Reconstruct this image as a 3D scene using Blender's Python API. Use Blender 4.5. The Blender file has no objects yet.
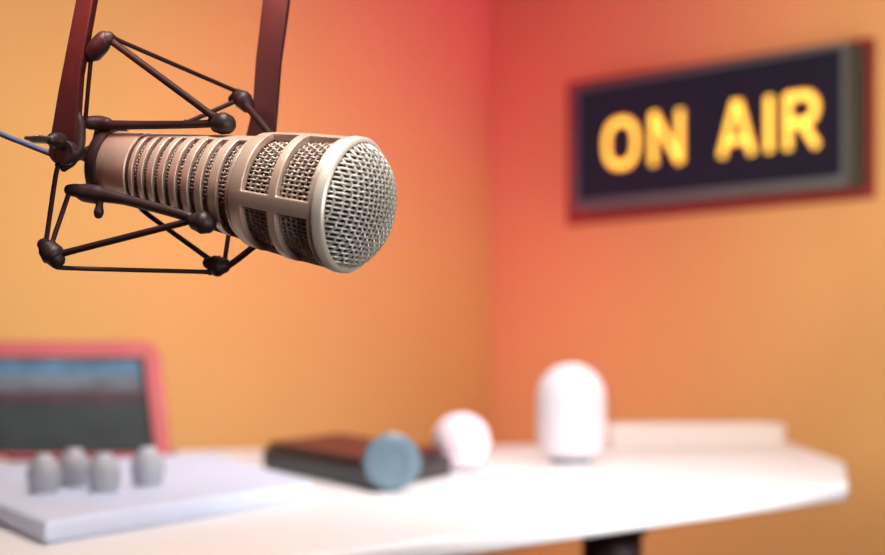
import bpy, bmesh, math, random
import numpy as np
from mathutils import Vector, Matrix

random.seed(4)
C = bpy.context.scene.collection
# ------------------------------------------------------------------ camera
F = 1600.0            # focal length in picture widths of 885
CAMZ = 0.868
HORIZ = 350.0
cam_d = bpy.data.cameras.new('camera')
cam = bpy.data.objects.new('camera', cam_d)
C.objects.link(cam)
cam.location = (0, 0, CAMZ)
cam.rotation_euler = (math.radians(90), 0, 0)
cam_d.sensor_fit = 'HORIZONTAL'
cam_d.sensor_width = 36.0
cam_d.lens = 36.0 * F / 885.0
cam_d.shift_y = (HORIZ - 277.5) / 885.0
cam_d.clip_start = 0.02
cam_d.dof.use_dof = True
cam_d.dof.focus_distance = 0.662
cam_d.dof.aperture_fstop = 7.2
bpy.context.scene.camera = cam

sc = bpy.context.scene
sc.view_settings.view_transform = 'Standard'
sc.view_settings.look = 'None'


def P(px, py, d):
    """world point at depth d (metres in front of the lens)"""
    return Vector(((px - 442.5) / F * d, d, CAMZ + (HORIZ - py) / F * d))


TABLE = 0.74


def T(px, py, z=TABLE):
    """point on the horizontal plane z"""
    d = (CAMZ - z) * F / (py - HORIZ)
    return P(px, py, d)


# ------------------------------------------------------------------ materials
def mat(name, col, rough=0.5, metal=0.0, var=0.06, scale=40.0, bump=0.0, emit=None, estr=0.0, spec=0.5, coat=0.0):
    m = bpy.data.materials.new(name)
    m.use_nodes = True
    nt = m.node_tree
    b = nt.nodes['Principled BSDF']
    b.inputs['Roughness'].default_value = rough
    b.inputs['Metallic'].default_value = metal
    b.inputs['Specular IOR Level'].default_value = spec
    b.inputs['Coat Weight'].default_value = coat
    tc = nt.nodes.new('ShaderNodeTexCoord')
    nz = nt.nodes.new('ShaderNodeTexNoise')
    nz.inputs['Scale'].default_value = scale
    nz.inputs['Detail'].default_value = 4
    nt.links.new(tc.outputs['Object'], nz.inputs['Vector'])
    rp = nt.nodes.new('ShaderNodeValToRGB')
    lo = [max(0, c * (1 - var)) for c in col]
    hi = [min(1, c * (1 + var)) for c in col]
    rp.color_ramp.elements[0].position = 0.3
    rp.color_ramp.elements[1].position = 0.7
    rp.color_ramp.elements[0].color = (*lo, 1)
    rp.color_ramp.elements[1].color = (*hi, 1)
    nt.links.new(nz.outputs['Fac'], rp.inputs['Fac'])
    nt.links.new(rp.outputs['Color'], b.inputs['Base Color'])
    if bump:
        bp = nt.nodes.new('ShaderNodeBump')
        bp.inputs['Strength'].default_value = bump
        bp.inputs['Distance'].default_value = 0.001
        nt.links.new(nz.outputs['Fac'], bp.inputs['Height'])
        nt.links.new(bp.outputs['Normal'], b.inputs['Normal'])
    if emit:
        b.inputs['Emission Color'].default_value = (*emit, 1)
        b.inputs['Emission Strength'].default_value = estr
    return m


M = {}
M['wall'] = mat('orange_paint', (0.735, 0.419, 0.1655), 0.9, 0, 0.012, 6, 0.05, spec=0.15)
M['floor'] = mat('floor_carpet', (0.16, 0.09, 0.07), 0.95, 0, 0.15, 120, 0.2)
M['mic'] = mat('satin_nickel', (0.54, 0.395, 0.32), 0.42, 0.55, 0.03, 300)
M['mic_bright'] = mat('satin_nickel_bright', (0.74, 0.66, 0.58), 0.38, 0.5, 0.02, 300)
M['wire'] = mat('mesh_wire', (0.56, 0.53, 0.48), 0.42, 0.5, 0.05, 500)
M['wire_head'] = mat('mesh_wire_head', (0.36, 0.28, 0.235), 0.5, 0.5, 0.05, 500)  # darker tone holds the shade inside the head windows
M['wire_fine'] = mat('mesh_wire_fine', (0.32, 0.225, 0.19), 0.55, 0.4, 0.05, 500)  # darkened for the recess shade in the slots
M['liner'] = mat('dark_liner', (0.018, 0.008, 0.007), 0.8)
M['groove'] = mat('groove_dark', (0.10, 0.05, 0.045), 0.4, 0.5)
M['black'] = mat('mount_black', (0.020, 0.008, 0.009), 0.5, 0, 0.12, 200, 0.05, spec=0.28)
M['arm'] = mat('yoke_black', (0.034, 0.0065, 0.008), 0.5, 0.0, 0.10, 150, 0.05, spec=0.2)
M['rubber'] = mat('cord_black', (0.020, 0.006, 0.006), 0.6, 0, 0.1, 300, spec=0.15)
M['cable'] = mat('cable_blue', (0.07, 0.095, 0.17), 0.6, spec=0.2)
M['wing'] = mat('wing_metal', (0.10, 0.055, 0.055), 0.35, 0.3)


# ------------------------------------------------------------------ object helpers
def link(o, parent=None):
    C.objects.link(o)
    if parent:
        o.parent = parent
        o.matrix_parent_inverse = Matrix.Translation(-parent.location)
    return o


def tag(o, label=None, cat=None, group=None, kind=None):
    if label: o['label'] = label
    if cat: o['category'] = cat
    if group: o['group'] = group
    if kind: o['kind'] = kind
    return o


def thing(name, label, cat, loc):
    o = bpy.data.objects.new(name, None)
    o.location = loc
    o.empty_display_size = 0.02
    C.objects.link(o)
    return tag(o, label, cat)


def mesh(name, verts, faces, m, parent=None, smooth=True, angle=40, bevel=0, seg=2, recalc=True):
    me = bpy.data.meshes.new(name)
    me.from_pydata([tuple(v) for v in verts], [], faces)
    if recalc:
        bm = bmesh.new()
        bm.from_mesh(me)
        bmesh.ops.recalc_face_normals(bm, faces=bm.faces)
        bm.to_mesh(me)
        bm.free()
    me.materials.append(m)
    o = bpy.data.objects.new(name, me)
    link(o, parent)
    if bevel:
        b = o.modifiers.new('bevel', 'BEVEL')
        b.width = bevel
        b.segments = seg
        b.limit_method = 'ANGLE'
        b.angle_limit = math.radians(35)
    if smooth:
        for p in me.polygons: p.use_smooth = True
        me.set_sharp_from_angle(angle=math.radians(angle))
    return o


class MB:
    """collects geometry for one mesh"""
    def __init__(s): s.v = []; s.f = []
    def add(s, v, f):
        n = len(s.v)
        s.v += [Vector(x) for x in v]
        s.f += [[i + n for i in q] for q in f]
        return s
    def prism(s, poly, ext):
        """poly: 3D points, ext: extrusion vector"""
        n = len(poly)
        v = [Vector(p) for p in poly] + [Vector(p) + ext for p in poly]
        f = [list(range(n))[::-1], list(range(n, 2 * n))]
        for i in range(n):
            j = (i + 1) % n
            f.append([i, j, j + n, i + n])
        return s.add(v, f)
    def tube(s, pts, radii, sides=14, sub=6, caps=True, flat=1.0, flatdir=None):
        v, f = tube_geo(pts, radii, sides, sub, caps, flat, flatdir)
        return s.add(v, f)
    def lathe(s, o, ax, prof, n=64, close=False):
        """prof: list of (s along ax, r)"""
        ax = Vector(ax).normalized()
        e1 = ax.orthogonal().normalized(); e2 = ax.cross(e1)
        v = []; f = []
        m = len(prof)
        for (t, r) in prof:
            for k in range(n):
                a = 2 * math.pi * k / n
                v.append(Vector(o) + ax * t + (e1 * math.cos(a) + e2 * math.sin(a)) * max(r, 1e-6))
        for i in range(m - 1 + (1 if close else 0)):
            i2 = (i + 1) % m
            for k in range(n):
                k2 = (k + 1) % n
                f.append([i * n + k, i * n + k2, i2 * n + k2, i2 * n + k])
        if not close:
            if prof[0][1] > 1e-5: f.append(list(range(n))[::-1])
            if prof[-1][1] > 1e-5: f.append([(m - 1) * n + k for k in range(n)])
        return s.add(v, f)
    def build(s, name, m, parent=None, **k):
        return mesh(name, s.v, s.f, m, parent, **k)


def catmull(pts, vals, sub):
    pts = [Vector(p) for p in pts]
    if len(pts) == 2 and len(vals) == 2:
        return ([pts[0].lerp(pts[1], i / sub) for i in range(sub + 1)],
                [vals[0] + (vals[1] - vals[0]) * i / sub for i in range(sub + 1)])
    P_ = [pts[0] * 2 - pts[1]] + pts + [pts[-1] * 2 - pts[-2]]
    V_ = [vals[0]] + list(vals) + [vals[-1]]
    op, ov = [], []
    for i in range(1, len(P_) - 2):
        for k in range(sub):
            t = k / sub
            a, b, c, d = P_[i - 1], P_[i], P_[i + 1], P_[i + 2]
            op.append(0.5 * ((2 * b) + (c - a) * t + (2 * a - 5 * b + 4 * c - d) * t * t + (3 * b - a - 3 * c + d) * t ** 3))
            u = t * t * (3 - 2 * t)
            ov.append(V_[i] * (1 - u) + V_[i + 1] * u)
    op.append(pts[-1]); ov.append(vals[-1])
    return op, ov


def tube_geo(pts, radii, sides=14, sub=6, caps=True, flat=1.0, flatdir=None):
    if not isinstance(radii, (list, tuple)): radii = [radii] * len(pts)
    p, r = catmull(pts, radii, sub)
    n = len(p)
    tang = []
    for i in range(n):
        t = p[min(i + 1, n - 1)] - p[max(i - 1, 0)]
        tang.append(t.normalized())
    # rounded ends
    if caps:
        a, b = [], []
        for ang in (85, 60, 35):
            q = math.radians(ang)
            a.append((p[0] - tang[0] * r[0] * math.sin(q), r[0] * math.cos(q), tang[0]))
            b.insert(0, (p[-1] + tang[-1] * r[-1] * math.sin(q), r[-1] * math.cos(q), tang[-1]))
        seq = a + [(p[i], r[i], tang[i]) for i in range(n)] + b
    else:
        seq = [(p[i], r[i], tang[i]) for i in range(n)]
    e = Vector(flatdir) if flatdir is not None else tang[0].orthogonal()
    v, f = [], []
    for (c, rr, t) in seq:
        e = (e - t * e.dot(t)).normalized()
        g = t.cross(e)
        for k in range(sides):
            an = 2 * math.pi * k / sides
            v.append(c + e * (rr * flat * math.cos(an)) + g * (rr * math.sin(an)))
    m = len(seq)
    for i in range(m - 1):
        for k in range(sides):
            k2 = (k + 1) % sides
            f.append([i * sides + k, i * sides + k2, (i + 1) * sides + k2, (i + 1) * sides + k])
    f.append(list(range(sides))[::-1])
    f.append([(m - 1) * sides + k for k in range(sides)])
    return v, f


def px(n, d):
    return n * d / F


# ------------------------------------------------------------------ the room
WD0 = 2.40                       # depth of the sign's near edge
dirw = Vector((-1412.5 / F, 1, 0)).normalized()     # along the right wall, away from the lens
nrm = Vector((-dirw.y, dirw.x, 0))                  # out of the right wall, into the room
SIGN_T = 0.055
sp0 = P(847, 42, WD0)                               # a point of the sign's front plane


def S(px_, py_):
    """point on the sign's front plane"""
    ray = P(px_, py_, 1.0) - cam.location
    t = (sp0 - cam.location).dot(nrm) / ray.dot(nrm)
    return cam.location + ray * t


wp0 = sp0 - nrm * SIGN_T                            # a point of the wall plane


def Wl(px_, py_):
    ray = P(px_, py_, 1.0) - cam.location
    t = (wp0 - cam.location).dot(nrm) / ray.dot(nrm)
    return cam.location + ray * t


corner = Wl(490, 350); corner.z = 0
H = 2.66
Z_UP = Vector((0, 0, 1))
TH = 0.08


def wall(name, a, b, back):
    mb = MB()
    mb.prism([a, b, b + Vector((0, 0, H)), a + Vector((0, 0, H))], back * TH)
    o = mb.build(name, M['wall'], smooth=False)
    tag(o, kind='structure')
    return o


wall('wall_right', corner - nrm * TH + dirw * 0, corner - dirw * 4.2 - nrm * 0, -nrm) if False else wall('wall_right', corner, corner - dirw * 4.2, -nrm)
wall('wall_left', corner, corner + nrm * 3.2, dirw)
ce = MB()
ca = corner + (dirw - nrm) * TH + Z_UP * H
ce.prism([ca, ca - dirw * 4.5, ca - dirw * 4.5 + nrm * 3.4, ca + nrm * 3.4], Vector((0, 0, 0.06)))
tag(ce.build('ceiling', M['wall'], smooth=False), kind='structure')
fl = MB()
fa = corner + (dirw - nrm) * TH
fl.prism([fa, fa - dirw * 4.5, fa - dirw * 4.5 + nrm * 3.4, fa + nrm * 3.4], Vector((0, 0, -0.06)))
tag(fl.build('floor', M['floor'], smooth=False), kind='structure')
for nm, a, b, o_ in (('baseboard_right', corner + nrm * 0.001, corner - dirw * 4.2 + nrm * 0.001, nrm), ('baseboard_left', corner - dirw * 0.001, corner + nrm * 3.2 - dirw * 0.001, -dirw)):
    mb = MB()
    mb.prism([a, b, b + Vector((0, 0, 0.09)), a + Vector((0, 0, 0.09))], o_ * 0.012)
    tag(mb.build(nm, M['wall'], smooth=False), kind='structure')

# ------------------------------------------------------------------ the microphone
D0 = 0.635
HX, HY = 356.5, 206.0
c0 = P(HX, HY, D0)
vray = (c0 - cam.location).normalized()
rv = (Vector((1, 0, 0)) - vray * vray.x).normalized()
uv = rv.cross(vray)
th, al = math.radians(61), math.radians(9.6)
ax = (rv * math.cos(al) - uv * math.sin(al)) * math.sin(th) - vray * math.cos(th)   # towards the front grille
ax.normalize()
eup = (Vector((0, 0, 1)) - ax * ax.z).normalized()
enear = eup.cross(ax).normalized()
if enear.y > 0: enear = -enear
SC0 = F / D0


def mp(s, r, phi):
    """point of the microphone: s metres behind the front ring, radius r, angle phi (deg) from its top towards the lens"""
    a = math.radians(phi)
    return c0 - ax * s + (eup * math.cos(a) + enear * math.sin(a)) * r


def proj_x(p): return 442.5 + F * p.x / p.y


def s_of(x):
    lo, hi = -0.05, 0.2
    for _ in range(50):
        m = (lo + hi) / 2
        if proj_x(c0 - ax * m) > x: lo = m
        else: hi = m
    return lo


def rad(s): return 0.0271 - 0.1035 * s


mic = thing('microphone', 'champagne silver broadcast microphone held in the black shock mount', 'microphone', c0 - ax * 0.07)
NPHI = 96
PH0 = 11.0


def shell(name, ss, rr, hole, thick, m, bevel=0.0003):
    """surface of revolution with openings. hole(i,j)->True leaves the cell out; ss breakpoints"""
    v = []
    n = len(ss)
    for i in range(n):
        for j in range(NPHI):
            v.append(mp(ss[i], rr[i], PH0 + j * 360.0 / NPHI))
    f = []
    for i in range(n - 1):
        for j in range(NPHI):
            if hole(i, j): continue
            j2 = (j + 1) % NPHI
            f.append([i * NPHI + j, i * NPHI + j2, (i + 1) * NPHI + j2, (i + 1) * NPHI + j])
    me = bpy.data.meshes.new(name)
    me.from_pydata([tuple(x) for x in v], [], f)
    bm = bmesh.new(); bm.from_mesh(me)
    cen = c0 - ax * 0.06
    for fc in bm.faces:
        c = fc.calc_center_median()
        rdl = (c - c0) - ax * (c - c0).dot(ax)
        if fc.normal.dot(rdl) < 0: fc.normal_flip()
    lo = [q for q in bm.verts if not q.link_faces]
    bmesh.ops.delete(bm, geom=lo, context='VERTS')
    bm.to_mesh(me); bm.free()
    me.materials.append(m)
    o = bpy.data.objects.new(name, me)
    link(o, mic)
    so = o.modifiers.new('thickness', 'SOLIDIFY'); so.thickness = thick; so.offset = -1
    so.use_even_offset = True
    b = o.modifiers.new('bevel', 'BEVEL'); b.width = bevel; b.segments = 2; b.limit_method = 'ANGLE'; b.angle_limit = math.radians(40)
    for p in me.polygons: p.use_smooth = True
    w = o.modifiers.new('normals', 'WEIGHTED_NORMAL'); w.keep_sharp = True
    return o


# slotted sleeve
slots = [(155, 161), (166, 171), (177, 182.5), (188.2, 194), (201, 207.5), (214.5, 221.3), (228.5, 236), (245, 254.5)]
sb = [s_of(258)]
kinds = []
for a, b in reversed(slots):
    sb += [s_of(b), s_of(a)]
sb.append(s_of(151))
ss = sb
rr = [rad(s) - 0.0006 for s in ss]
HW = 5                                         # half width of the ribs along top and bottom, in cells


def slot_hole(i, j):
    if i % 2 == 0: return False
    jj = j % 48
    return HW <= jj < 48 - HW


shell('slotted_sleeve', ss, rr, slot_hole, 0.0021, M['mic'], 0.00035)
# rear barrel
s1, s2 = s_of(147.5), 0.1222
mb = MB()
mb.lathe(c0, -ax, [(s1, rad(s1) - 0.003), (s1, rad(s1) - 0.0007), (s1 + 0.0004, rad(s1) - 0.0003), (s2, rad(s2) - 0.0002), (s2 + 0.0008, rad(s2) - 0.001), (s2 + 0.001, 0.004)], 96)
mb.build('rear_barrel', M['mic'], mic)
mb = MB()
sg0, sg1 = s_of(151), s_of(147.5)
mb.lathe(c0, -ax, [(sg0 - 0.001, rad(sg0) - 0.0014), (sg1 + 0.001, rad(sg1) - 0.0014)], 96)
o = mb.build('seam_band', M['groove'], mic); tag(o, 'dark groove around the barrel')

# head housing with two rows of four windows
hs_x = [(258.5, 0.0), (262, 0.0010), (273.5, 0.0013), (301, 0.0012), (309.5, 0.0010), (341.5, 0.0004), (347.0, -0.0002)]
hs = [s_of(x) for x, _ in hs_x][::-1]
hr = [rad(s_of(x)) + dr for x, dr in hs_x][::-1]


def win_hole(i, j):
    if i not in (1, 3): return False
    jj = j % 24
    return 2 <= jj < 22


shell('head_housing', hs, hr, win_hole, 0.0030, M['mic'], 0.00045)
# front ring
mb = MB()
R0 = rad(0)
sA = s_of(347.2)
mb.lathe(c0, -ax, [(sA + .0006, R0 - 0.0030), (sA + .0006, R0 - 0.0006), (sA - .0004, R0 + .0003), (0.0006, R0 + 0.0002), (-0.0004, R0 - 0.0006), (-0.0007, R0 - 0.0016), (-0.0002, R0 - 0.0021), (0.003, R0 - 0.0024)], 128, close=True)
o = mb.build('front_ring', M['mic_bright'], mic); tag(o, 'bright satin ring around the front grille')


# woven wire
def wires(name, lines, r, m, sides=5):
    """lines: list of (n,3) arrays of points"""
    V, Fc = [], []
    base = 0
    ca = np.cos(np.arange(sides) * 2 * np.pi / sides); sa = np.sin(np.arange(sides) * 2 * np.pi / sides)
    for L in lines:
        n = len(L)
        if n < 3: continue
        t = np.gradient(L, axis=0)
        t /= np.linalg.norm(t, axis=1)[:, None]
        e = np.cross(t, np.array(ax))
        bad = np.linalg.norm(e, axis=1) < 0.2
        e[bad] = np.cross(t[bad], np.array(eup) + 0.3 * np.array(enear))
        e /= np.linalg.norm(e, axis=1)[:, None]
        g = np.cross(t, e)
        ring = L[:, None, :] + r * (e[:, None, :] * ca[None, :, None] + g[:, None, :] * sa[None, :, None])
        V.append(ring.reshape(-1, 3))
        i = np.arange(n - 1)[:, None] * sides; k = np.arange(sides)[None, :]; k2 = (k + 1) % sides
        q = np.stack([i + k, i + k2, i + sides + k2, i + sides + k], -1).reshape(-1, 4) + base
        Fc.append(q)
        base += n * sides
    V = np.concatenate(V); Fc = np.concatenate(Fc)
    me = bpy.data.meshes.new(name)
    me.vertices.add(len(V)); me.vertices.foreach_set('co', V.ravel().astype(np.float32))
    me.loops.add(Fc.size); me.loops.foreach_set('vertex_index', Fc.ravel().astype(np.int32))
    me.polygons.add(len(Fc)); me.polygons.foreach_set('loop_start', (np.arange(len(Fc)) * 4).astype(np.int32))
    me.update(calc_edges=True)
    me.validate()
    me.polygons.foreach_set('use_smooth', np.ones(len(me.polygons), dtype=bool))
    me.materials.append(m)
    o = bpy.data.objects.new(name, me)
    return link(o, mic)


AX, EU, EN, C0 = (np.array(x) for x in (ax, eup, enear, c0))
# front grille: weave pressed into a low dome
RG = R0 - 0.0023
DOME = 0.0130
pa, pb = 0.00190, 0.0026       # spacing of the rows / of the columns
WR = 0.00050


def dome(a, b, w):
    q = np.clip((a * a + b * b) / RG ** 2, 0, 1)
    z = DOME * (1 - q) ** 0.62 - 0.0006
    return C0[None] + EU[None] * a[:, None] + EN[None] * b[:, None] + AX[None] * (z + w)[:, None]


lines = []
na = int(RG / pa)
for i in range(-na, na + 1):
    a = i * pa
    l = math.sqrt(max(RG ** 2 - a * a, 0))
    b = np.linspace(-l, l, max(5, int(2 * l / pb * 8)))
    lines.append(dome(np.full_like(b, a), b, WR * 0.72 * np.cos(np.pi * b / pb + np.pi * i)))
nb = int(RG / pb)
for i in range(-nb, nb + 1):
    b = i * pb
    l = math.sqrt(max(RG ** 2 - b * b, 0))
    a = np.linspace(-l, l, max(5, int(2 * l / pa * 8)))
    lines.append(dome(a, np.full_like(a, b), -WR * 0.72 * np.cos(np.pi * a / pa + np.pi * i)))
o = wires('front_grille', lines, WR, M['wire']); tag(o, 'domed woven wire grille on the front')


def sleeve_weave(name, s0, s1, off, ps, pc, wr, m):
    """weave on the cone between s0 and s1, off metres under the skin"""
    lines = []
    rm = rad((s0 + s1) / 2) - off
    n = 2 * int(round(2 * math.pi * rm / pc / 2))
    ks = int((s1 - s0) / ps)
    for i in range(ks + 1):
        s = s0 + i * ps
        a = np.linspace(0, 2 * np.pi, n * 6 + 1)
        r = rad(s) - off + wr * 0.72 * np.cos(n * a / 2 + np.pi * i)
        lines.append(C0[None] - AX[None] * s + (EU[None] * np.cos(a)[:, None] + EN[None] * np.sin(a)[:, None]) * r[:, None])
    s = np.linspace(s0, s0 + ks * ps, ks * 6 + 1)
    for k in range(n):
        a = 2 * math.pi * k / n
        r = rad(s) - off - wr * 0.72 * np.cos(np.pi * (s - s0) / ps + np.pi * k)
        lines.append(C0[None] - AX[None] * s[:, None] + (EU * math.cos(a) + EN * math.sin(a))[None] * r[:, None])
    o = wires(name, lines, wr, m)
    return o


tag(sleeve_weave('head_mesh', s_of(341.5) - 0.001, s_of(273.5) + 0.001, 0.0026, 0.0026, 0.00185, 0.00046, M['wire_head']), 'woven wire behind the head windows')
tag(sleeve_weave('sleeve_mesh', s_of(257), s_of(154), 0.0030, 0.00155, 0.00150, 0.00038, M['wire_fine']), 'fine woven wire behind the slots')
# dark foam liner
mb = MB()
mb.lathe(c0, -ax, [(-0.0105, 0.002), (-0.0090, 0.011), (-0.0045, 0.018), (0.0025, R0 - 0.0040), (0.044, rad(.044) - 0.0044), (0.0465, rad(.0465) - 0.0048), (0.1, rad(.1) - 0.0046), (0.102, 0.004)], 64)
o = mb.build('inner_screen', M['liner'], mic); tag(o, 'dark screen seen through the wire mesh')

# ------------------------------------------------------------------ the shock mount
mount = thing('shock_mount', 'black shock mount yoke with elastic cords holding the microphone', 'microphone mount', P(62, 150, 0.668))


def arm(name, poly, d, tilt, thick, m, bevel=0.0006):
    """a flat bar whose outline is poly, standing on a plane turned by tilt about the vertical through its first point"""
    p0 = P(*poly[0], d)
    t = math.radians(tilt)
    n = Vector((-math.sin(t), -math.cos(t), 0))
    pts = []
    for (x, y) in poly:
        ray = P(x, y, 1.0) - cam.location
        k = (p0 - cam.location).dot(n) / ray.dot(n)
        pts.append(cam.location + ray * k)
    mb = MB()
    mb.prism(pts, -n * thick)
    return mb.build(name, m, mount, bevel=bevel, smooth=False)


low = []
for k in range(13):
    a = math.radians(-5 + 190 * k / 12)
    low.append((61.5 + 13.5 * math.cos(a), 152 + 13 * math.sin(a)))
arm('yoke_arm', [(107, -80), (79.5, 74), (77.5, 100)] + low + [(49.5, 140), (58, 90), (75.5, 0), (89, -80)], 0.660, 22, 0.0042, M['arm'])
arm('yoke_arm', [(300, -80), (288.5, 0), (280, 62), (274.5, 132), (274, 160), (240, 160), (246, 134), (249.5, 120), (253, 98), (255.5, 60), (262.5, 0), (276, -80)], 0.722, 8, 0.0042, M['arm'])
# the yoke's crosspiece and the boom above the picture
mb = MB()
mb.tube([P(98, -78, .664), P(100, -98, .667), P(125, -112, .675), P(270, -112, .715), P(286, -98, .722), P(288, -78, .725)], 0.0055, 12, 6)
mb.build('crosspiece', M['arm'], mount)
mb = MB()
jt = P(195, -112, .695)
mb.tube([jt, jt + Vector((0, 0, 0.03))], 0.010, 20, 3)
mb.tube([jt + Vector((0, 0, 0.03)), Vector((jt.x, jt.y, 2.66))], 0.007, 16, 3)
mb.build('boom_pole', M['arm'], mount)
# pivot boss at the foot of the near arm
n_ = Vector((-math.sin(math.radians(22)), -math.cos(math.radians(22)), 0))
mb = MB()
pc = P(61.5, 152, 0.661)
mb.lathe(pc, -n_, [(0.001, 0.0048), (0.0015, 0.0052), (0.005, 0.0050), (0.006, 0.004), (0.0075, 0.003)], 32)
mb.build('pivot_boss', M['black'], mount, bevel=0.0004)
mb = MB()
mb.tube([P(78, 112, .668), P(80.5, 125, .668), P(79, 145, .668), P(72, 160, .668), P(64, 168, .668)], [px(3, .67), px(5, .67), px(6, .67), px(5.5, .67), px(4, .67)], 14, 6)
mb.build('pivot_flange', M['black'], mount)
# wing nut
wn = MB()
wn.tube([P(59, 141, .662), P(54, 140, .652), P(51, 140, .650)], [px(8.5, .66), px(7.5, .66), px(5.5, .65)], 18, 5)
wobj = wn.build('wing_nut', M['black'], mount)
wn = MB()
wn.tube([P(52, 141, .651), P(46, 140, .649), P(36, 139, .646), P(28, 138, .644)], [px(5.2, .65), px(6.5, .65), px(7.2, .65), px(4, .65)], 18, 6, flat=0.40, flatdir=(0, 0.6, 1))
wl = wn.build('wing', M['wing'], wobj)
wobj.location = (0, 0, 0)
# rear clamp ring around the barrel
mb = MB()
sr = 0.1205
rp_ = rad(sr)
mb.lathe(c0, -ax, [(sr - .0022, rp_ - .0010), (sr - .0018, rp_ + .0014), (sr + .0005, rp_ + .0020), (sr + .0030, rp_ + .0012), (sr + .0034, rp_ - .0012)], 64, close=True)
mb.build('clamp_ring', M['black'], mount)
tie = MB()
tie.tube([P(74, 158, .668), P(80, 156, .676), P(86, 155, .686), P(91, 155, .69)], [px(4.5, .67), px(4.2, .67), px(7.0, .68), px(10, .69)], 14, 6)
tie.build('clamp_link', M['black'], mount)


def prong(pts, rs, name='prong'):
    mb = MB()
    mb.tube([P(*p) for p in pts], [px(r, p[2]) for r, p in zip(rs, pts)], 16, 6)
    return mb.build(name, M['black'], mount)


# upper prong: from the ring along the top to the ball over the sleeve
prong([(84, 124.5, .676), (90, 123, .676), (99, 123, .677), (107, 124, .676), (113, 125, .675), (150, 125, .668), (190, 124.5, .661), (212, 123.5, .658)], [4.5, 7, 7.6, 6.6, 4.8, 4.3, 4.0, 4.0])
prong([(212, 121, .658), (217, 123, .657), (223, 123.5, .656), (225.5, 124, .656)], [4.5, 9.5, 11.3, 10.8], 'cord_ball')
prong([(102, 126, .680), (100, 133, .684), (95.5, 145, .688), (92.5, 158, .689), (91.5, 172, .687), (93, 188, .681)], [6, 6, 4.5, 4.5, 5.5, 7], 'ring_bracket')
# lower prong
prong([(70, 190, .672), (76, 190.5, .672), (86, 193, .671), (97, 194.5, .669), (108, 196, .666), (130, 201, .661), (165, 210, .653), (190, 217, .648)], [6, 6.8, 9.4, 9.6, 6.8, 5.4, 5.2, 5.0])
prong([(191, 219, .648), (196, 221, .647), (203, 222.5, .646), (205.5, 223, .646)], [6, 9.5, 11.8, 11.2], 'cord_ball')
prong([(100, 196, .668), (99.5, 205, .667), (98.8, 212, .667), (98.5, 214, .667)], [4.4, 3.8, 5.2, 4.8], 'peg')
# hubs of the outer frame
prong([(90, 58, .668), (94, 53, .666), (99, 46, .664), (104, 40, .663), (108, 38.5, .663)], [5, 9, 10, 9.3, 7.5], 'cord_hub')
prong([(233, 99, .712), (238, 97, .711), (243, 100, .710), (247, 105, .710)], [5, 7.5, 9.6, 8], 'cord_hub')
prong([(44, 245, .664), (48, 249, .663), (53, 255, .662), (56, 259, .662)], [7, 10.5, 12, 9.5], 'cord_hub')
prong([(209, 263, .690), (213, 264, .690), (218, 266, .690), (222, 265.5, .690)], [6.5, 9.0, 10.8, 8.8], 'cord_hub')


def cord(pts, r0):
    ends = []
    n = len(pts)
    mb = MB()
    rs = [px(r0, p[2]) for p in pts]
    full = [P(*p) for p in pts]
    a, b = full[0], full[-1]
    seq = [a] + [a.lerp(full[1], .10)] + full[1:-1] + [full[-2].lerp(b, .9)] + [b] if n > 2 else [a, a.lerp(b, .07), a.lerp(b, .5), a.lerp(b, .93), b]
    rr_ = [px(r0 * 1.5, pts[0][2])] + [px(r0, .67)] * (len(seq) - 2) + [px(r0 * 1.5, pts[-1][2])]
    mb.tube(seq, rr_, 12, 5)
    return mb.build('elastic_cord', M['rubber'], mount)


cord([(110, 40, .663), (214, 117, .657)], 3.6)
cord([(113, 38, .664), (238, 92, .711)], 2.3)
cord([(91, 58, .667), (85.5, 118, .676)], 2.2)
cord([(236, 101, .711), (186, 123, .690)], 2.5)
cord([(245, 104, .709), (262, 124, .697), (276, 142, .689)], 4.0)
cord([(58, 166, .666), (55, 180, .666), (46, 242, .664)], 2.5)
cord([(69, 193, .672), (52, 243, .663)], 2.5)
cord([(60, 254, .662), (198, 219, .647)], 3.4)
cord([(60, 265, .662), (66, 268, .663), (210, 272, .690)], 2.3)
cord([(138, 205, .700), (150, 216, .699), (212, 261, .690)], 2.7)
cord([(224.5, 262, .690), (229.5, 228, .694)], 2.4)
cord([(224, 268, .690), (234, 262, .690), (262, 240, .688)], 3.4)

# ------------------------------------------------------------------ microphone cable
cb = MB()
cb.tube([P(58, 157, .672), P(46, 152, .674), P(22, 142.5, .676), P(0, 133.5, .678), P(-40, 114, .682), P(-95, 70, .69), P(-110, -20, .695), P(-80, -150, .70), P(20, -260, .70), P(130, -320, .698), jt + Vector((-.007, 0, .115)), jt + Vector((-.0085, 0, .16)), jt + Vector((-.0085, 0, .9)), Vector((jt.x - .0085, jt.y, 2.655))], px(2.9, .676), 12, 8)
o = cb.build('microphone_cable', M['cable'])
tag(o, 'thin blue grey cable leading away from the wing nut of the shock mount', 'cable')

# ------------------------------------------------------------------ the ON AIR sign
M['sign_body'] = mat('sign_body', (0.09, 0.155, 0.18), 0.5, 0.1)
M['sign_frame'] = mat('sign_frame', (0.11, 0.145, 0.15), 0.5, 0.1)
M['sign_panel'] = mat('sign_panel', (0.004, 0.004, 0.007), 0.5, 0.0, emit=(0.010, 0.010, 0.019), estr=1.0, spec=0.1)
M['letters'] = mat('lit_letters', (0.9, 0.6, 0.1), 0.6, emit=(1.0, 0.66, 0.075), estr=1.4)
M['glow'] = mat('letter_glow', (0.4, 0.06, 0.02), 0.6, emit=(1.0, 0.13, 0.025), estr=0.55)
TL, TR, BR, BL = S(574, 88), S(847, 41), S(848, 184), S(575, 210)
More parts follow.
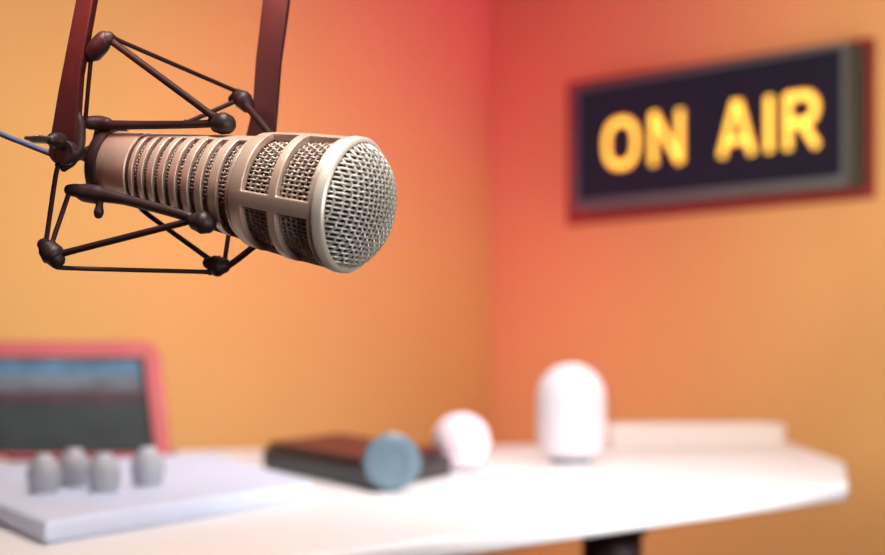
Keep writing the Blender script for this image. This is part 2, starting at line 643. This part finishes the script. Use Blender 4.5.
# true rectangle on the plane
ux = -dirw
zt_l, zb_l = TL.z, BL.z
ztop = (TL.z + TR.z) / 2; zbot = (BL.z + BR.z) / 2
A0 = S(574, 350); B0 = S(847.5, 350)
A0.z = 0; B0.z = 0
Z = Vector((0, 0, 1))
print('sign', (B0 - A0).length, ztop - zbot, TL.z, TR.z, BL.z, BR.z)
sign = thing('on_air_sign', 'black lit box sign reading ON AIR on the right wall', 'sign', (A0 + B0) / 2 + Z * zbot - nrm * SIGN_T)
M['halo'] = mat('sign_halo', (0.27, 0.024, 0.018), 0.6)  # red glow and shadow around the sign put into a board
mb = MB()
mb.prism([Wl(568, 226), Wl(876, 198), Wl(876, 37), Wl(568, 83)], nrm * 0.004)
tag(mb.build('halo_board', M['halo'], sign, bevel=.001, smooth=False), 'red backing board standing for the glow around the sign')
mb = MB()
q = [A0 + Z * zbot, B0 + Z * zbot, B0 + Z * ztop, A0 + Z * ztop]
mb.prism([p - nrm * 0.004 for p in q], -nrm * (SIGN_T - 0.008))
mb.build('sign_case', M['sign_body'], sign, bevel=0.004, smooth=False)
fw = 0.014
mb = MB()
Lh = (B0 - A0).length
e = (B0 - A0).normalized()
for (a0, a1, b0, b1) in ((0, Lh, 0, fw), (0, Lh, ztop - zbot - fw * .55, ztop - zbot), (0, fw * .6, fw, ztop - zbot - fw * .55), (Lh - fw * .65, Lh, fw, ztop - zbot - fw * .55)):
    base = A0 + Z * zbot - nrm * 0.004
    mb.prism([base + e * a0 + Z * b0, base + e * a1 + Z * b0, base + e * a1 + Z * b1, base + e * a0 + Z * b1], nrm * 0.006)
tag(mb.build('sign_frame', M['sign_frame'], sign, bevel=0.001, smooth=False), 'grey metal edging of the sign')
mb = MB()
base = A0 + Z * zbot - nrm * 0.006
mb.prism([base + e * fw * .5 + Z * fw * .8, base + e * (Lh - fw * .8) + Z * fw * .8, base + e * (Lh - fw * .8) + Z * (ztop - zbot - fw * .5), base + e * fw * .5 + Z * (ztop - zbot - fw * .5)], nrm * 0.003)
tag(mb.build('sign_panel', M['sign_panel'], sign, smooth=False), 'near black front panel')


ZOFF = [0.003, 0.0022, 0.0]


def stroke(mb, pts, w, closed=False):
    """flat stroke through sign-plane points (2D), width w"""
    n = len(pts)
    w = w + ZOFF[2]
    L, R = [], []
    for i in range(n):
        a = pts[(i - 1) % n] if (closed or i > 0) else None
        b = pts[(i + 1) % n] if (closed or i < n - 1) else None
        p = pts[i]
        d1 = (p - a).normalized() if a is not None else None
        d2 = (b - p).normalized() if b is not None else None
        if d1 is None: d1 = d2
        if d2 is None: d2 = d1
        t = (d1 + d2).normalized()
        nn = Vector((-t.y, t.x))
        k = w / 2 / max(0.55, nn.dot(Vector((-d1.y, d1.x))))
        L.append(p + nn * k); R.append(p - nn * k)
    m = n if closed else n - 1
    for i in range(m):
        j = (i + 1) % n
        poly = [L[i], L[j], R[j], R[i]]
        mb.prism([A0 + Z * zbot + e * q_.x + Z * q_.y - nrm * ZOFF[0] for q_ in poly], nrm * ZOFF[1])


def to2(px_, py_):
    p = S(px_, py_)
    return Vector(((p - A0).dot(e), p.z - zbot))


LW = 0.0115
hT, hB = 0, 0


def box2(x0, x1, ym0, ym1):
    a = to2(x0, (ym0[0] + ym0[1]) / 2); b = to2(x1, (ym1[0] + ym1[1]) / 2)
    return a.x, b.x


# common baseline and cap height, from the first and last letters
yb = (to2(620, 171).y + to2(803, 145).y) / 2
yt = (to2(620, 118).y + to2(803, 91).y) / 2
hw = LW / 2
print('letters', yb, yt, ztop - zbot)


def lx(p): return to2(p, 130).x


def letter_shape(ch, x0, x1):
    mb = MB()
    a, b = lx(x0) + hw, lx(x1) - hw
    lo, hi = yb + hw, yt - hw
    V2 = lambda x, y: Vector((x, y))
    if ch == 'O':
        cx, rx = (a + b) / 2, (b - a) / 2
        cy, ry = (lo + hi) / 2, (hi - lo) / 2
        pts = []
        for k in range(40):
            t = 2 * math.pi * k / 40
            c, s_ = math.cos(t), math.sin(t)
            ex = 0.82
            pts.append(V2(cx + rx * math.copysign(abs(c) ** ex, c), cy + ry * math.copysign(abs(s_) ** ex, s_)))
        stroke(mb, pts, LW, True)
    elif ch == 'N':
        stroke(mb, [V2(a, yb), V2(a, yt)], LW)
        stroke(mb, [V2(b, yb), V2(b, yt)], LW)
        stroke(mb, [V2(a, yt), V2(b, yb)], LW)
    elif ch == 'A':
        m_ = (a + b) / 2
        stroke(mb, [V2(a, yb), V2(m_ - .002, yt)], LW)
        stroke(mb, [V2(b, yb), V2(m_ + .002, yt)], LW)
        y_ = yb + (yt - yb) * .28
        stroke(mb, [V2(a + (m_ - a) * .28, y_), V2(b - (b - m_) * .28, y_)], LW * .85)
    elif ch == 'I':
        m_ = (a + b) / 2
        stroke(mb, [V2(m_, yb), V2(m_, yt)], LW * 1.05)
    elif ch == 'R':
        stroke(mb, [V2(a, yb), V2(a, yt)], LW)
        my = yb + (yt - yb) * .46
        r = (hi - my) / 2
        pts = [V2(a, hi), V2(b - r, hi)]
        for k in range(1, 12):
            t = math.pi / 2 - math.pi * k / 12
            pts.append(V2(b - r + r * math.cos(t), (hi + my) / 2 + r * math.sin(t)))
        pts += [V2(b - r, my), V2(a, my)]
        stroke(mb, pts, LW)
        stroke(mb, [V2((a + b) / 2, my), V2(b + .003, yb)], LW)
    return mb


def letter(ch, x0, x1):
    ZOFF[:] = [0.003, 0.0022, 0.0]
    o = letter_shape(ch, x0, x1).build('letter', M['letters'], sign, smooth=False)
    tag(o, 'glowing yellow letter ' + ch)
    ZOFF[:] = [0.003, 0.0009, 0.0055]
    letter_shape(ch, x0, x1).build('letter_glow', M['glow'], o, smooth=False)  # wider orange-red copy painted as the glow around each letter


for ch, x0, x1 in (('O', 603.5, 637.5), ('N', 650, 682), ('A', 718, 754.5), ('I', 764, 773), ('R', 784, 818)):
    letter(ch, x0, x1)

# ------------------------------------------------------------------ the desk
M['desk'] = mat('white_laminate', (0.86, 0.83, 0.82), 0.5, 0, 0.01, 10)
M['leg'] = mat('desk_leg', (0.020, 0.002, 0.003), 0.6)
desk = thing('desk', 'white laminate desk in front of the orange walls', 'desk', (T(560, 480).x, T(560, 480).y, 0))
poly = [T(-420, 445), T(786, 440), T(846, 462), T(848, 484), T(330, 552)]
near = poly[-1]
poly += [near + Vector((-0.42, -0.50, 0)), near + Vector((-1.1, -0.45, 0))]
poly[0] = Vector((-1.02, poly[1].y - .42, TABLE))
mb = MB()
mb.prism(poly, Vector((0, 0, -0.016)))
mb.build('desk_top', M['desk'], desk, bevel=0.006, seg=3, smooth=False)


def desk_leg(x, y, r=0.024):
    mb = MB()
    mb.lathe((x, y, 0), (0, 0, 1), [(0.0, r * 1.5), (0.012, r * 1.5), (0.02, r), (TABLE - 0.04, r), (TABLE - 0.024, r * 1.6), (TABLE - 0.0162, r * 1.6)], 28)
    return mb.build('leg', M['leg'], desk)


g = T(612, 492)
desk_leg(g.x, g.y, 0.027)
desk_leg(.222, 2.1); desk_leg(-.85, 1.72); desk_leg(-.40, .75)

# ------------------------------------------------------------------ white canister
M['white'] = mat('white_gloss', (0.90, 0.82, 0.86), 0.4, 0, 0.01)
M['foot'] = mat('dark_foot', (0.10, 0.16, 0.22), 0.5)
cp = T(571, 463)
d_ = cp.y
r_ = px(35, d_)
h_ = px(100, d_)
can = thing('canister', 'white round topped canister on small dark foot, standing on desk', 'canister', cp)
mb = MB()
prof = [(px(6, d_), r_ * .62), (px(9, d_), r_ * .80), (px(20, d_), r_ * .95), (px(34, d_), r_)]
for k in range(9):
    a = math.radians(90 * k / 9)
    prof.append((h_ - r_ * .98 + r_ * .98 * math.sin(a), r_ * math.cos(a)))
prof.append((h_, 0))
mb.lathe(cp, Z, prof, 48)
mb.build('canister_body', M['white'], can)
mb = MB()
mb.lathe(cp, Z, [(0, r_ * .56), (px(7, d_), r_ * .52)], 32)
tag(mb.build('foot', M['foot'], can, bevel=.001), 'dark blue grey foot')

# ------------------------------------------------------------------ pale box at the back of the desk
M['paper'] = mat('paper', (0.93, 0.81, 0.76), 0.8, 0, 0.02)
a, b = T(612, 447), T(786, 446)
mb = MB()
dep = Vector((-.02, .085, 0))
mb.prism([a, b, b + dep * .9, a + dep], Vector((0, 0, px(22, a.y))))
o = mb.build('paper_stack', M['paper'], bevel=.003, smooth=False)
tag(o, 'low pale cream stack of paper along the far edge of the desk', 'paper')

# ------------------------------------------------------------------ black device with dial and pale globe, blurred highlights built solid
M['dev'] = mat('device_black', (0.010, 0.010, 0.011), 0.45)
M['devtop'] = mat('device_red_haze', (0.075, 0.004, 0.007), 0.45)  # red haze over the device painted as a top plate
M['glint'] = mat('glint_blue_grey', (0.14, 0.21, 0.26), 0.35)  # blurred shiny spot built as a solid blue grey disc
L_, Fr, Rt = T(262, 468), T(376, 493), T(452, 476)
Bk = L_ + Rt - Fr
dev = thing('audio_device', 'low black wedge shaped audio device with round blue grey dial', 'audio device', (L_ + Rt) / 2)
mb = MB()
up = Vector((0, 0, 1))
hL, hF_ = px(20, L_.y), px(24, Fr.y)
v = [L_, Fr, Rt, Bk, L_ + up * hL, Fr + up * hF_, Rt + up * hF_, Bk + up * hL]
mb.add(v, [[3, 2, 1, 0], [4, 5, 6, 7], [0, 1, 5, 4], [1, 2, 6, 5], [2, 3, 7, 6], [3, 0, 4, 7]])
mb.build('device_body', M['dev'], dev, bevel=.004, smooth=False)
mb = MB()
k_ = .0012
cen = (L_ + Fr + Rt + Bk) / 4
tp = [L_ + up * (hL + k_), Fr + up * (hF_ + k_), Rt + up * (hF_ + k_), Bk + up * (hL + k_)]
ct = sum(tp, Vector()) / 4
tp = [ct + (p - ct) * .93 for p in tp]
mb.prism(tp, up * .006)
tag(mb.build('device_haze_panel', M['devtop'], dev, bevel=.002, smooth=False), 'dark red panel painted for the haze on top')
mb = MB()
dc = P(392, 462, T(392, 492).y - .006)
fd = (cam.location - dc); fd.z = 0; fd.normalize()
rd = px(29, dc.y)
mb.lathe(dc, fd, [(-.010, rd * .9), (-.002, rd), (.004, rd), (.007, rd * .9), (.0075, rd * .55), (.006, rd * .5), (.006, .0)], 48)
tag(mb.build('glint', M['glint'], dev), 'round blue grey dial')

M['globe'] = mat('globe_pink_white', (0.92, 0.74, 0.80), 0.3, 0, 0.01)  # blurred bright spot built as a solid pink white ball
gp = T(461, 471)
rg = px(30, gp.y)
glb = thing('highlight_ball', 'small pinkish white ball shaped ornament made solid beside the black device', 'highlight', gp)
mb = MB()
prof = []
for k in range(17):
    a = math.radians(-68 + 158 * k / 16)
    prof.append((rg * .96 + rg * math.sin(a), rg * math.cos(a) if k < 16 else 0))
mb.lathe(gp, Z, prof, 48)
mb.build('globe', M['globe'], glb)
mb = MB()
mb.lathe(gp, Z, [(0, rg * .5), (rg * .05, rg * .5), (rg * .10, rg * .36)], 32)
mb.build('base', M['foot'], glb)

# ------------------------------------------------------------------ control surface with knobs
M['console'] = mat('console_lavender', (0.68, 0.76, 0.95), 0.5, 0, 0.02)
M['knob'] = mat('knob_grey', (0.46, 0.47, 0.50), 0.45)
M['knobw'] = mat('knob_cap', (0.68, 0.68, 0.72), 0.45)
N_, R_, B_, L2 = T(45, 546), T(313, 500), T(215, 466), T(-90, 488)
con = thing('control_surface', 'pale lavender audio control surface with a row of grey knobs', 'mixer', (N_ + B_) / 2)
mb = MB()
mb.prism([N_, R_, B_, L2], Vector((0, 0, 0.016)))
mb.build('console_body', M['console'], con, bevel=.005, smooth=False)
for i, (x, y) in enumerate(((44, 492), (74, 486), (104, 491), (148, 485))):
    kp = T(x, y, TABLE + .0165)
    r = px(17, kp.y)
    mb = MB()
    hh = px(34, kp.y)
    mb.lathe(kp, Z, [(0, r * .8), (hh * .2, r * .9), (hh * .4, r), (hh * .6, r), (hh * .8, r * .88), (hh * .93, r * .68), (hh, r * .5)], 32)
    kb = mb.build('knob', M['knob'], con)

    mb = MB()
    mb.lathe(kp + Z * hh, Z, [(0.0, r * .5), (.003, r * .46), (.0035, 0)], 24)
    mb.build('knob_cap', M['knobw'], kb)

# ------------------------------------------------------------------ screen
def screen_mat():
    m = bpy.data.materials.new('screen_picture')
    m.use_nodes = True
    nt = m.node_tree
    b = nt.nodes['Principled BSDF']
    b.inputs['Roughness'].default_value = 0.4
    tc = nt.nodes.new('ShaderNodeTexCoord')
    sp = nt.nodes.new('ShaderNodeSeparateXYZ')
    nt.links.new(tc.outputs['Generated'], sp.inputs[0])
    r = nt.nodes.new('ShaderNodeValToRGB')
    cr = r.color_ramp
    cr.interpolation = 'LINEAR'
    stops = [(0.0, (.022, .028, .028)), (.45, (.030, .040, .038)), (.52, (.035, .032, .034)), (.555, (.080, .022, .032)), (.62, (.075, .026, .036)), (.66, (.13, .12, .14)), (.80, (.17, .18, .21)), (.84, (.10, .19, .28)), (.93, (.09, .20, .32)), (1.0, (.10, .12, .17))]
    cr.elements[0].position = stops[0][0]; cr.elements[0].color = (*stops[0][1], 1)
    cr.elements[1].position = 1.0; cr.elements[1].color = (*stops[-1][1], 1)
    for p, c in stops[1:-1]:
        e_ = cr.elements.new(p); e_.color = (*c, 1)
    nt.links.new(sp.outputs['Z'], r.inputs['Fac'])
    nz = nt.nodes.new('ShaderNodeTexNoise')
    nz.inputs['Scale'].default_value = 7
    nt.links.new(tc.outputs['Generated'], nz.inputs['Vector'])
    mx = nt.nodes.new('ShaderNodeMix'); mx.data_type = 'RGBA'; mx.blend_type = 'OVERLAY'
    mx.inputs['Factor'].default_value = 0.6
    nt.links.new(r.outputs['Color'], mx.inputs['A'])
    nt.links.new(nz.outputs['Fac'], mx.inputs['B'])
    b.inputs['Base Color'].default_value = (0.01, 0.01, 0.012, 1)
    nt.links.new(mx.outputs['Result'], b.inputs['Emission Color'])
    b.inputs['Emission Strength'].default_value = 1.0
    return m


M['screen'] = screen_mat()
M['bezel'] = mat('red_fringe_glow', (0.55, 0.125, 0.13), 0.5)  # red glow fringe around the screen put into the case colour
M['bezel_dark'] = mat('bezel_dark', (0.03, 0.012, 0.015), 0.5)
ms = T(80, 462)
mon = thing('monitor', 'dark monitor with pinkish red glow painted on its case behind the control surface', 'monitor', (ms.x, ms.y + .02, TABLE))
dm = ms.y
fn = Vector((0.10, -1, 0)).normalized()
sx = Vector((1, 0.10, 0)).normalized()


def scr(px_, py_, off=0.0):
    p0 = P(80, 400, dm)
    ray = P(px_, py_, 1.0) - cam.location
    k = (p0 + fn * off - cam.location).dot(fn) / ray.dot(fn)
    return cam.location + ray * k


mb = MB()
mb.prism([scr(-130, 458), scr(172, 458), scr(160, 352), scr(150, 341), scr(-130, 341)], -fn * .014)
mb.build('monitor_case', M['bezel'], mon, bevel=.004, smooth=False)
mb = MB()
mb.prism([scr(-118, 453), scr(156, 453), scr(144, 357), scr(-118, 357)], fn * .0015)
mb.build('bezel', M['bezel_dark'], mon, smooth=False)
mb = MB()
mb.prism([scr(-112, 451, .0016), scr(148, 451, .0016), scr(139, 359, .0016), scr(-112, 359, .0016)], fn * .001)
tag(mb.build('screen', M['screen'], mon, smooth=False), 'lit screen with blue, grey and dark bands')
mb = MB()
st = Vector((mon.location.x, mon.location.y + .03, TABLE))
mb.prism([st + Vector((-.09, -.03, 0)), st + Vector((.09, -.03, 0)), st + Vector((.09, .07, 0)), st + Vector((-.09, .07, 0))], Z * .006)
mb.prism([st + Vector((-.02, .012, .006)), st + Vector((.02, .012, .006)), st + Vector((.02, .022, .006)), st + Vector((-.02, .022, .006))], Z * .06)
mb.build('stand', M['bezel_dark'], mon, bevel=.001, smooth=False)

# ------------------------------------------------------------------ light
def area(name, loc, target, size, power, col, spread=180, sizey=None):
    l = bpy.data.lights.new(name, 'AREA')
    l.shape = 'RECTANGLE' if sizey else 'DISK'
    l.size = size
    if sizey: l.size_y = sizey
    l.energy = power; l.color = col; l.spread = math.radians(spread)
    o = bpy.data.objects.new(name, l)
    C.objects.link(o)
    o.location = loc
    o.rotation_euler = (Vector(target) - Vector(loc)).to_track_quat('-Z', 'Y').to_euler()
    return o


def spot(name, loc, target, power, col, ang=60, blend=1.0, r=0.1):
    l = bpy.data.lights.new(name, 'SPOT')
    l.energy = power; l.color = col; l.spot_size = math.radians(ang); l.spot_blend = blend; l.shadow_soft_size = r
    o = bpy.data.objects.new(name, l)
    C.objects.link(o)
    o.location = loc
    o.rotation_euler = (Vector(target) - Vector(loc)).to_track_quat('-Z', 'Y').to_euler()
    return o


w = bpy.data.worlds.new('world')
sc.world = w
w.use_nodes = True
w.node_tree.nodes['Background'].inputs['Color'].default_value = (1.0, 0.72, 0.62, 1)
w.node_tree.nodes['Background'].inputs['Strength'].default_value = 0.05

cl = corner
lw = corner + nrm * 1.25           # middle of what shows of the left wall
rw = corner - dirw * 1.15
# wash lights that play over the two walls: wall, distance from the corner, height, warm white power, red power
WHITE, RED = (1, .90, .75), (1, .02, .5)
WASH = [('left', .15, .95, 11.0, 0), ('left', .15, 1.55, 0, 16), ('left', .45, .95, 4, 0), ('left', .80, .95, 9.3, 0),
        ('left', .80, 1.25, 13.0, 0), ('left', 1.2, .95, 8.8, 0), ('left', 1.2, 1.55, 6.0, 7.5),
        ('right', .12, .65, 6.0, 0), ('right', .12, .95, 0, 9.0), ('right', .12, 1.25, 0, 7.8), ('right', .35, .65, 6.2, 0),
        ('right', .65, 1.55, 2.0, 5.0), ('right', 1.0, .65, 13.6, 7.5), ('right', 1.0, .95, 6.5, 0), ('right', 1.0, 1.25, 18.2, 0), ('right', 1.0, 1.55, 0, 3.9)]
for side, t, z, pw, pr in WASH:
    along, out = (nrm, -dirw) if side == 'left' else (-dirw, nrm)
    p_ = corner + along * t + Z * z
    if pw: spot('wall_wash_' + side, p_ + out * .8, p_, pw * 1.04, WHITE, 90, 1, .3)
    if pr: spot('red_wash_' + side, p_ + out * .8, p_, pr * 1.10, RED, 90, 1, .3)
area('desk_softbox', (0.15, 1.35, 2.3), (0.05, 1.6, TABLE), .7, 5.2, (1, .97, .97), 70)
area('mic_key', c0 + Vector((-.02, -.12, .50)), c0 + Vector((-.06, .02, 0)), .22, 1.35, (1, .93, .85), 70)
area('mic_fill', c0 + Vector((.38, -.44, -.03)), c0, .3, .5, (1, .97, .93), 70)
spot('mount_red', c0 + Vector((-.50, -.28, .12)), P(150, 62, .68), 2.2, (1, .17, .13), 21, 1, .03)
area('desk_fill', (.80, .50, 1.10), (.20, 1.35, .70), .25, 1.5, (.97, .96, 1), 42)
spot('arm_top_light', P(55, -85, .615), P(92, 0, .66), .75, (1, .36, .27), 75, 1, .01)
spot('arm_top_light', P(255, -95, .675), P(280, -20, .722), .65, (1, .36, .27), 75, 1, .01)
